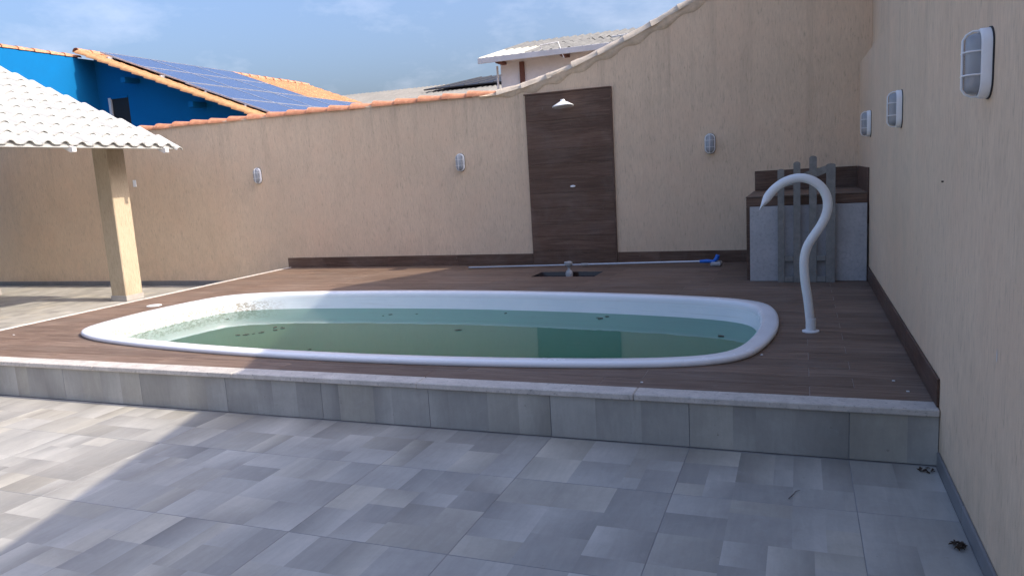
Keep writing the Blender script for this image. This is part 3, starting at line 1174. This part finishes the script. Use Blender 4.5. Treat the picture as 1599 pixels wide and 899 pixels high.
# ================================================================== WATERFALL PIPE
wf = thing('waterfall_spout', 'white swan-neck waterfall pipe standing on the deck at the pool end', 'waterfall pipe', (0.075, 5.905, ZD))
ctrl = [(0.0, 0.0), (-0.006, 0.10), (-0.020, 0.24), (-0.040, 0.38), (-0.048, 0.50), (-0.042, 0.585), (-0.018, 0.66), (0.028, 0.735), (0.072, 0.805),
        (0.102, 0.875), (0.113, 0.945), (0.100, 1.020), (0.060, 1.085), (0.002, 1.128), (-0.060, 1.148), (-0.125, 1.145), (-0.190, 1.122),
        (-0.250, 1.080), (-0.292, 1.033), (-0.318, 0.992), (-0.340, 0.958), (-0.356, 0.930)]


def catmull(pts, sub_=4):
    out = []
    for i in range(len(pts) - 1):
        p0 = pts[max(0, i - 1)]
        p1, p2 = pts[i], pts[i + 1]
        p3 = pts[min(len(pts) - 1, i + 2)]
        for s in range(sub_):
            t = s / sub_
            out.append(tuple(0.5 * (2 * p1[k] + (p2[k] - p0[k]) * t + (2 * p0[k] - 5 * p1[k] + 4 * p2[k] - p3[k]) * t * t +
                                    (3 * p1[k] - p0[k] - 3 * p2[k] + p3[k]) * t ** 3) for k in range(2)))
    out.append(pts[-1])
    return out


cv = catmull(ctrl)
rings = []
for k, p in enumerate(cv):
    a, c = cv[max(0, k - 1)], cv[min(len(cv) - 1, k + 1)]
    d = Vector((c[0] - a[0], c[1] - a[1])).normalized()
    nrm = (-d[1], d[0])
    u = k / (len(cv) - 1)
    e = max(0.0, (u - 0.86) / 0.14)
    e = e * e * (3 - 2 * e)
    rt = 0.0325 * (1 - e) + 0.005 * e
    ry = 0.0325 * (1 - e) + 0.085 * e
    rings.append([(p[0] + nrm[0] * rt * math.cos(s), ry * math.sin(s), p[1] + nrm[1] * rt * math.cos(s)) for s in [2 * math.pi * q / 20 for q in range(20)]])
MB().loft(rings, True, True, True).build('pipe', 'pvc', wf, smooth=60)
MB().loft([[(r * math.cos(s), r * math.sin(s), zz) for s in [2 * math.pi * q / 24 for q in range(24)]]
           for r, zz in ((0.062, 0.0), (0.062, 0.008), (0.046, 0.013), (0.036, 0.014), (0.036, 0.10), (0.033, 0.103))], True, True, False).build('flange', 'pvc', wf, smooth=35)

# ================================================================== POOL POLE AND BITS ON THE DECK
pl = thing('pool_pole', 'long aluminium pool pole with blue brush head lying by the back wall', 'pool pole', (-2.75, 9.70, ZD))
PB_ = (-2.75, 9.70, ZD)


def PL_(x, y, z):
    return (x - PB_[0], y - PB_[1], z - PB_[2])


A, Bv = (-4.42, 9.62, ZD + 0.018), (-1.14, 9.70, ZD + 0.055)
mid = tuple(A[k] + (Bv[k] - A[k]) * 0.52 for k in range(3))
MB().tube([PL_(*A), PL_(*mid)], 0.0125, 12).build('inner_tube', 'alu', pl, smooth=40)
MB().tube([PL_(*mid), PL_(*Bv)], 0.016, 12).build('outer_tube', 'alu', pl, smooth=40)
MB().tube([PL_(mid[0] - .05, mid[1], mid[2] - .001), PL_(mid[0] + .05, mid[1] + .001, mid[2] + .001)], 0.020, 12).build('lock_collar', 'grey_plastic', pl, smooth=40)
MB().tube([PL_(-1.20, 9.699, ZD + .054), PL_(-1.10, 9.70, ZD + .058), PL_(-1.02, 9.70, ZD + .05)], [0.021, 0.024, 0.018], 12).build('grip', 'blue_plastic', pl, smooth=40)
MB().tube([PL_(-1.03, 9.70, ZD + .05), PL_(-0.99, 9.70, ZD + .09), PL_(-0.975, 9.70, ZD + .135)], [0.018, 0.03, 0.026], 12).build('swivel', 'blue_plastic', pl, smooth=40)
br = MB().cbox(-1.06 - PB_[0], -0.93 - PB_[0], -0.10, 0.10, 0.004, 0.05, 0.012)
br.build('brush_head', 'grey_plastic', pl)

ft = thing('drain_fitting', 'small grey plastic fitting standing in the sunken shower tray', 'plastic fitting', (-2.77, 9.10, ZD - 0.05))
MB().loft([[(r * math.cos(s), r * math.sin(s), zz) for s in [2 * math.pi * q / 16 for q in range(16)]]
           for r, zz in ((0.03, 0.0), (0.045, 0.01), (0.05, 0.05), (0.04, 0.08), (0.018, 0.10), (0.018, 0.125), (0.034, 0.14), (0.052, 0.17), (0.048, 0.195), (0.02, 0.205))],
          True, True, True).build('body', 'grey_plastic', ft, smooth=40)
MB().cbox(-0.06, -0.02, -0.015, 0.015, 0.165, 0.2, 0.006).build('handle', 'grey_plastic', ft)

sk = thing('skimmer_lid', 'white round lid set in the deck at the left end of the pool', 'lid', (-7.20, 6.62, ZD))
MB().loft([[(r * math.cos(s), r * math.sin(s), zz) for s in [2 * math.pi * q / 28 for q in range(28)]]
           for r, zz in ((0.085, 0.0005), (0.085, 0.004), (0.080, 0.006), (0.066, 0.006), (0.064, 0.005))], True, True, True).build('ring', 'white_plastic', sk, smooth=35)
MB().loft([[(r * math.cos(s), r * math.sin(s), zz) for s in [2 * math.pi * q / 28 for q in range(28)]]
           for r, zz in ((0.062, 0.0055), (0.058, 0.0075), (0.03, 0.008))], True, True, True).build('lid', 'white_plastic', sk, smooth=35)


# leaves
def leaf_mesh(n, spread, size, curl, seed, flat=False):
    r = random.Random(seed)
    b = MB()
    for _ in range(n):
        a = r.uniform(0, 2 * math.pi)
        d = spread * math.sqrt(r.random())
        cx, cy = math.cos(a) * d, math.sin(a) * d
        l, w = size * r.uniform(.6, 1.3), size * r.uniform(.25, .5)
        t = r.uniform(0, 2 * math.pi)
        zc = 0.002 + (0 if flat else r.uniform(0, curl) * (1 - d / (spread + 1e-6)))
        e = Matrix.Translation((cx, cy, zc)) @ Euler((0 if flat else r.uniform(-.6, .6), 0 if flat else r.uniform(-.6, .6), t)).to_matrix().to_4x4()
        pr = [(-l, 0, 0), (-l * .4, -w, curl * .15), (l * .4, -w * .9, curl * .2), (l, 0, 0), (l * .4, w * .8, curl * .25), (-l * .4, w, curl * .1)]
        i = len(b.v)
        b.v += [tuple(e @ Vector(p)) for p in pr]
        b.v += [tuple(e @ Vector((p[0], p[1], p[2] + 0.0015))) for p in pr]
        b.f += [tuple(i + k for k in (5, 4, 3, 2, 1, 0)), tuple(i + 6 + k for k in range(6))]
        b.f += [(i + k, i + (k + 1) % 6, i + 6 + (k + 1) % 6, i + 6 + k) for k in range(6)]
    return b.mesh('leaf', 'leaf')


# specks of plaster dropped on the deck
for k, (x, y) in enumerate(((-0.24, 5.13), (0.55, 4.42), (0.50, 4.62), (-0.9, 4.36), (-7.35, 5.0))):
    c_ = MB().cbox(-0.008, 0.008, -0.006, 0.006, 0.0, 0.006, 0.002).build('plaster_crumb', 'white_paint', None, loc=(x, y, ZD + 0.001))
    tag(c_, ('tiny white plaster crumb on the deck right of the pool end', 'tiny white plaster crumb on the deck corner beside the right wall', 'tiny white crumb on the deck against the right skirting', 'tiny white crumb between the pool rim and the coping, right half', 'tiny white crumb on the sunny deck left of the pool')[k], 'crumb', 'plaster crumbs on the deck')

tag(put(leaf_mesh(26, 0.032, 0.014, 0.035, 1), 'leaf_clump', None, (0.595, 3.25, 0.002)),
    'dark clump of dead leaves on the floor tiles nearest the camera by the right wall', 'leaf clump')
tag(put(leaf_mesh(16, 0.036, 0.012, 0.02, 2), 'leaf_clump', None, (0.595, 4.05, 0.002)),
    'dark clump of dead leaves in the corner of the step and the right wall', 'leaf clump')
fl = [(-5.17, 5.93), (-5.14, 6.23), (-5.05, 6.12), (-5.30, 5.85), (-6.1, 6.6), (-4.2, 7.0), (-3.9, 7.05), (-2.9, 7.16), (-1.82, 6.95), (-1.78, 7.05),
      (-3.05, 6.3), (-0.62, 6.3), (-4.1, 5.4)]
fl += [(-5.12, 5.99), (-5.22, 5.88), (-5.08, 6.27), (-5.02, 6.20), (-1.86, 7.0), (-4.25, 6.93)]
lm = [leaf_mesh(1, 0.0, 0.036, 0.002, 30 + n, True) for n in range(3)]
for k, (x, y) in enumerate(fl):
    lit = x < -4.9
    tag(put(lm[k % 3], 'floating_leaf', None, (x, y, ZW + 0.001), (0, 0, rng.uniform(0, 6)), [rng.uniform(.7, 1.35)] * 3),
        'small dark dead leaf floating in the sunlit left end of the pool' if lit else 'small dark dead leaf floating on the shaded part of the pool water',
        'leaf', 'dead leaves in the sunlit end of the pool' if lit else 'dead leaves on the shaded pool water')
# twig
tag(MB().tube([(-0.02, -0.06, 0.004), (0, -0.01, 0.006), (0.012, 0.025, 0.007), (0.03, 0.05, 0.003)], [0.0018, 0.0018, 0.0015, 0.0008], 6).build('twig', 'leaf', None, loc=(-0.03, 3.62, 0)),
    'thin dry twig lying on the grey floor tiles below the step', 'twig')

# ================================================================== PERGOLA
PGX, PGY, ZE = -8.95, 8.98, 2.30       # eave line x, far verge y, eave height
SL = 0.42
ang = math.atan(SL)
pg = thing('pergola', 'open shelter with a white tiled roof on cream pillars at the left edge', 'pergola', (-9.86, 8.62, 0))
PGB = Vector((-9.86, 8.62, 0))
XR = -12.95
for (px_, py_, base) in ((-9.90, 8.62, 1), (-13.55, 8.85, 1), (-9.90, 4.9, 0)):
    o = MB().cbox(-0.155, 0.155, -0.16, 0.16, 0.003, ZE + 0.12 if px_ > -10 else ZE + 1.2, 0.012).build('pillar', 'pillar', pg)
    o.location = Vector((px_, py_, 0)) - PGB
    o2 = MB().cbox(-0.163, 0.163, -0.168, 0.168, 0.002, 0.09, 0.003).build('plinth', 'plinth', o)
# beams and rafters
o = MB().cbox(-0.06, 0.06, 4.6 - 8.62, 9.0 - 8.62, ZE + 0.12, ZE + 0.24, 0.004).build('beam', 'white_paint', pg)
o = MB().cbox(XR + 9.86 - .05, XR + 9.86 + .05, 4.6 - 8.62, 9.0 - 8.62, 3.66, 3.80, 0.004).build('ridge_beam', 'white_paint', pg)
for yr in (8.75, 7.2, 5.7, 4.7):
    p = [(PGX + 0.10, ZE - 0.075), (PGX + 0.06, ZE - 0.085), (PGX - 0.30, ZE + 0.09), (XR, ZE + (PGX - XR) * SL - 0.10), (XR, ZE + (PGX - XR) * SL - 0.015), (PGX + 0.10, ZE - 0.02)]
    MB().prism([(a + 9.86, c) for a, c in p], 1, yr - 0.03 - 8.62, yr + 0.03 - 8.62).build('rafter', 'white_paint', pg)


def roman_tile(name, mat, w=0.243, l=0.46, seg=9, th=0.012):
    """one roof tile: roll and pan, running down +X; rear edge lower than the front lip"""
    prof = []
    for k in range(seg + 1):
        u = k / seg
        yv = u * w
        if u < 0.58:
            zv = 0.047 * math.sin(math.pi * u / 0.58) ** 0.85
        else:
            zv = -0.004 * math.sin(math.pi * (u - 0.58) / 0.42)
        prof.append((yv, zv))
    prof.append((w + 0.022, 0.014))
    b = MB()
    top = [[(x, yv * sc_, zv * sc_ + dz) for yv, zv in prof] for x, sc_, dz in ((0, 0.96, 0.0), (l - 0.04, 1.0, 0.020), (l, 1.02, 0.024))]
    bot = [[(x, yv, zv - th) for (x, yv, zv) in r] for r in top]
    b.loft(top, False)
    b.loft(list(reversed(bot)), False)
    b.loft([top[-1], bot[-1]], False)
    b.loft([[r[0] for r in top], [r[0] for r in bot]], False)
    b.loft([[r[-1] for r in top], [r[-1] for r in bot]], False)
    return b.mesh(name, mat, smooth=50)


rt_ = roman_tile('roof_tile', 'roof_white')
exp_ = 0.395
ncol = 19
nrow = 11
for c in range(ncol):
    yv = PGY - 0.243 * (c + 1)
    for r_ in range(nrow):
        s0 = (r_ + 1) * exp_ + 0.065          # distance up the slope of the tile's upper end
        xx = PGX + 0.06 - s0 * math.cos(ang)
        zz = ZE + s0 * math.sin(ang)
        put(rt_, 'roof_tile', pg, Vector((xx, yv + rng.uniform(-.003, .003), zz + rng.uniform(-.002, .002))) - PGB,
            (R(rng.uniform(-.5, .5)), ang + R(rng.uniform(-.3, .3)), 0))
# verge row of half-round tiles along the far edge and on the ridge
MB().cbox(PGX + 9.86 - 0.055, PGX + 9.86 + 0.040, 4.6 - 8.62, PGY - 8.62 - 0.02, ZE - 0.022, ZE + 0.045, 0.003).build('eave_filler', 'roof_white', pg)
vc = cap_mesh('verge_tile', 'roof_white', 0.002, 3)
s = 0.0
while s < nrow * exp_ + 0.02:
    s += 0.395
    put(vc, 'verge_tile', pg, Vector((PGX + 0.05 - s * math.cos(ang), PGY + 0.01, ZE + s * math.sin(ang) + 0.0)) - PGB, (0, ang + R(2), 0), (0.98, 0.8, 0.75))
xr_, zr_ = PGX - nrow * exp_ * math.cos(ang) - 0.03, ZE + nrow * exp_ * math.sin(ang)
yy = 4.5
while yy < PGY - 0.1:
    put(vc, 'ridge_tile', pg, Vector((xr_, yy, zr_ + 0.05)) - PGB, (0, R(-2), R(90)))
    yy += 0.39
bs = MB()
bs.prism([(xr_ + 9.86 - 0.06, zr_ + 0.02), (xr_ + 9.86 - 4.3, zr_ - 1.75), (xr_ + 9.86 - 4.3, zr_ - 1.79), (xr_ + 9.86 - 0.06, zr_ - 0.02)], 1, 4.5 - 8.62, PGY - 8.62)
bs.build('rear_slope', 'roof_white', pg)

# ================================================================== BLUE HOUSE
bh = thing('blue_house', 'bright blue house with an orange clay tile roof beyond the back wall', 'house', (-16.65, 14, 0))
HB = Vector((-16.65, 14, 0))


def roof_z(x):
    return 5.17 - 0.375 * (x + 16.65)


# tall wing whose sunny side faces the pool
o = MB().box(-6, 0, -8, 0.46, -0.1, 5.05).build('wing_wall', 'blue_wall', bh)
w_ = 0.45
MB().prism([(0.003, -0.1), (9.5, -0.1), (9.5, roof_z(-7.15) - 0.06), (0.003, roof_z(-16.65) - 0.06)], 1, w_, w_ + 0.2).build('side_wall', 'blue_wall', bh)
# window: opening built as a dark reveal with a pale jamb, set into the shaded wall
wn_o = MB().cbox(0.42, 0.99, w_ - 0.004, w_ + 0.03, 3.25, 4.06, 0.003).build('window', 'dark', bh)
MB().cbox(0.36, 0.44, w_ - 0.05, w_ + 0.02, 3.25, 4.08, 0.003).build('frame', 'fascia', wn_o)
MB().cbox(0.42, 0.99, w_ - 0.03, w_ - 0.006, 4.05, 4.10, 0.003).build('frame', 'blue_wall', wn_o)
# purlin ends under the verge
for xx in (-15.3, -13.3, -11.2):
    z_ = roof_z(xx) - 0.20
    MB().cbox(xx + 16.65 - 0.07, xx + 16.65 + 0.07, 0.02, w_ + 0.05, z_ - 0.13, z_, 0.004).build('purlin', 'blue_wall', bh)
# corrugated field of clay tiles
fm = MB()
rows = []
exr = 0.36
nr = 24
y0_, y1_ = 14.0, 23.5
nc = int((y1_ - y0_) / 0.225 * 6)
for r_ in range(nr):
    for e in (0, 1):
        s = (r_ + e) * exr
        xx = -16.75 + s * math.cos(math.atan(.375))
        lift = 0.0 if e == 0 else 0.028
        rg = []
        for c in range(nc + 1):
            yv = y0_ + (y1_ - y0_) * c / nc
            ph = (c % 6) / 6
            zv = roof_z(xx) + 0.05 * abs(math.sin(math.pi * ph)) + lift + 0.006 * mnoise.noise(Vector((r_ * 1.3, c * .2, 0)))
            rg.append(tuple(Vector((xx, yv, zv)) - HB))
        rows.append(rg)
fm.loft(rows, False)
tag(fm.build('tile_field', 'clay_field', bh, fix=False), kind='stuff')
MB().prism([(-0.1, 5.12), (8.3, roof_z(-16.65 + 8.3) - 0.05), (8.3, roof_z(-16.65 + 8.3) - 0.13), (-0.1, 5.04)], 1, 0.66, 9.45).build('roof_deck', 'brown_wood', bh)
cy_ = [cap_mesh('verge_tile', 'clay_y', 0.004, s + 40, 10, 0.50) for s in range(3)]
aa = math.atan(.375)
s = 0.22
while s < 7.6:
    put(cy_[rng.randrange(3)], 'verge_tile', bh, Vector((-16.78 + s * math.cos(aa), 13.99, roof_z(-16.78 + s * math.cos(aa)) + 0.0)) - HB,
        (0, aa + R(-3), R(rng.uniform(-1, 1))), (-0.82, 1.0, 1.0) if False else (0.82, 1.05, 1.05))
    put(cy_[rng.randrange(3)], 'verge_tile', bh, Vector((-16.78 + s * math.cos(aa), 14.0 + 0.21, roof_z(-16.78 + s * math.cos(aa)) + 0.02)) - HB,
        (0, aa + R(-3), 0), (0.82, 0.9, 0.9))
    s += 0.375
# ridge and wing parapet tiles
ct = [cap_mesh('ridge_tile', 'clay', 0.004, s + 50) for s in range(2)]
yy = 8.2
while yy < 23.3:
    put(ct[rng.randrange(2)], 'ridge_tile', bh, Vector((-16.74, yy, (5.06 if yy < 13.9 else 5.22) + rng.uniform(-.004, .004))) - HB, (0, R(-2), R(90)))
    yy += 0.39

# solar panels on rails
sa = thing('solar_array', 'array of dark blue solar panels mounted on the orange tile roof of the blue house', 'solar panels', (-13.6, 17, roof_z(-13.6) + 0.12))
SAB = Vector((-13.6, 17, roof_z(-13.6) + 0.12))
pw, phh = 1.545, 1.40


def panel(yc0, x_top):
    """panel frame and glass, lying in the roof plane"""
    xc = x_top + phh / 2 * math.cos(aa)
    o = bpy.data.objects.new('solar_panel', PM)
    COL.objects.link(o)
    o.parent = sa
    o.location = Vector((xc, yc0 + pw / 2, roof_z(xc) + 0.17)) - SAB
    o.rotation_euler = (0, aa, 0)
    put(PF, 'frame', o)
    return o


PM = MB().box(-phh / 2 + .014, phh / 2 - .014, -pw / 2 + .014, pw / 2 - .014, -0.012, 0.012).mesh('solar_panel', 'solar')
fb = MB()
fb.box(-phh / 2, phh / 2, -pw / 2, -pw / 2 + .028, -0.02, 0.018)
fb.box(-phh / 2, phh / 2, pw / 2 - .028, pw / 2, -0.02, 0.018)
fb.box(-phh / 2, -phh / 2 + .028, -pw / 2 + .029, pw / 2 - .029, -0.02, 0.018)
fb.box(phh / 2 - .028, phh / 2, -pw / 2 + .029, pw / 2 - .029, -0.02, 0.018)
PF = fb.mesh('frame', 'alu')
ca_ = math.cos(aa)
for j in range(2):
    for k in range(3):
        panel(14.33 + k * (pw + .012), -16.25 + j * (phh + .012) * ca_)
for j in range(2):
    for k in range(5):
        panel(13.95 + 0.28 + k * (pw + .012), -13.58 + j * (phh + .012) * ca_)
for xr2 in (-15.9, -14.3, -13.0, -11.9):
    o = MB().cbox(xr2 - 0.025, xr2 + 0.025, 14.20, 18.95 if xr2 < -13.6 else 21.9, roof_z(xr2) + 0.07, roof_z(xr2) + 0.142, 0.004).build('rail', 'alu', sa)
    o.location = -SAB

# ================================================================== WHITE HOUSE WITH CORRUGATED ROOF
wh = thing('white_house', 'white house with a grey corrugated roof seen above the sloping back wall', 'house', (-5.6, 14.3, 0))
WB = Vector((-5.6, 14.3, 0))
MB().box(0, 9.0, 0.05, 2.7, -0.1, 3.85).build('wall', 'white_wall', wh)
MB().prism([(2.7, 3.85), (0.05, 3.85), (2.7, 4.42)], 0, 0, 9.0).build('gable', 'white_wall', wh)
for xx in (0.42, 2.9, 5.4):
    MB().cbox(xx, xx + 0.09, -0.01, 0.06, 0.0, 3.78, 0.004).build('post', 'brown_wood', wh)
for xx in (0.03, 1.35, 2.6):
    MB().cbox(xx, xx + 0.10, -0.30, 0.06, 3.76, 3.82, 0.004).build('rafter_end', 'brown_wood', wh)
MB().cbox(-0.30, 9.1, -0.40, -0.365, 3.77, 3.875, 0.004).build('fascia_board', 'fascia', wh)
MB().tube([(-0.045, -0.02, 3.74), (-0.045, -0.02, 0.0)], 0.022, 10).build('downpipe', 'white_paint', wh, smooth=40)


def corrugated(w, l, per=0.177, amp=0.026, nl=5, seed=0, th=0.008):
    n = int(w / per * 8)
    top = []
    for a in range(nl + 1):
        r = []
        for k in range(n + 1):
            xx = w * k / n
            r.append((xx, l * a / nl, amp * math.cos(2 * math.pi * xx / per) + 0.006 * mnoise.noise(Vector((xx * 2, a, seed)))))
        top.append(r)
    bot = [[(x_, y_, z_ - th) for x_, y_, z_ in r] for r in top]
    b = MB().loft(top, False)
    b.loft(list(reversed(bot)), False)
    b.loft([top[0], bot[0]], False)
    b.loft([top[-1], bot[-1]], False)
    b.loft([[r[0] for r in top], [r[0] for r in bot]], False)
    b.loft([[r[-1] for r in top], [r[-1] for r in bot]], False)
    return b


ar = math.atan2(0.72, 3.0)
k = 0
xx = -5.90
while xx < 3.0:
    mat = 'fibre'
    for j, (s0, ll) in enumerate(((0.0, 1.62), (1.50, 1.62))):
        mt = 'cream_sheet' if (k == 0 and j == 0) else mat
        o = corrugated(1.0, ll, seed=k * 2 + j).build('roof_sheet', mt, wh, smooth=60)
        o.location = Vector((xx + rng.uniform(-.01, .01), 13.94 + s0 * math.cos(ar), 3.86 + s0 * math.sin(ar) + 0.012 * j + rng.uniform(0, .012))) - WB
        o.rotation_euler = (ar, R(rng.uniform(-.6, .6)), R(rng.uniform(-.6, .6)))
    xx += 0.965
    k += 1
# odd laths and a bent wire left on the eave
for (xa, ya_, l_) in ((-3.4, 14.7, 0.9), (-2.6, 15.6, 0.7)):
    o = MB().cbox(0, l_, 0, 0.05, 0, 0.03, 0.003).build('loose_lath', 'white_paint', wh)
    o.location = Vector((xa, ya_, 3.86 + (ya_ - 13.94) * 0.24 + 0.045)) - WB
    o.rotation_euler = (ar, 0, R(-9))
ww = MB().tube([(-4.6 + 5.6, -0.335, 3.80), (-4.6 + 5.6, -0.36, 3.98), (-4.25 + 5.6, -0.36, 4.0), (-4.15 + 5.6, -0.35, 3.7)], 0.012, 6)
ww.build('gutter_bracket', 'white_paint', wh)

# ================================================================== GREY SHED BEHIND
gs = thing('grey_shed', 'long low building with a pale grey fibre-cement roof between the two houses', 'shed', (-13.5, 22, 0))
GB = Vector((-13.5, 22, 0))
MB().box(-4.0, 8.0, 0.4, 4.2, -0.1, 4.05).build('wall', 'white_wall', gs)
arr = math.atan2(0.98, 4.0)
xx = -17.6
k = 0
while xx < -6.0:
    o = corrugated(1.9, 4.14, amp=0.03, nl=2, seed=k + 70).build('roof_sheet', 'fibre_pale', gs, smooth=60)
    o.location = Vector((xx, 22.0, 4.06 + rng.uniform(0, .012))) - GB
    o.rotation_euler = (arr, 0, 0)
    xx += 1.86
    k += 1
mt_ = MB()
mt_.prism([(-12.3, 22.6), (-9.2, 22.6), (-9.2, 26.0), (-11.2, 26.0)], 2, 0.0, 0.03)
bmo = thing('black_roof_mat', 'black heating mat on the grey shed roof beside the white house', 'roof mat', (-11, 22, 4.16), (arr, 0, 0))
mo = MB().prism([(-1.35, 2.15), (1.8, 2.15), (1.8, 4.15), (0.05, 4.15)], 2, 0.0, 0.04).build('mat', 'black_mat', bmo)
for k in range(5):
    MB().tube([(-0.9 + k * 0.55, 2.2, 0.05), (0.1 + k * 0.40, 4.1, 0.05)], 0.02, 6).build('tube', 'black_mat', bmo)
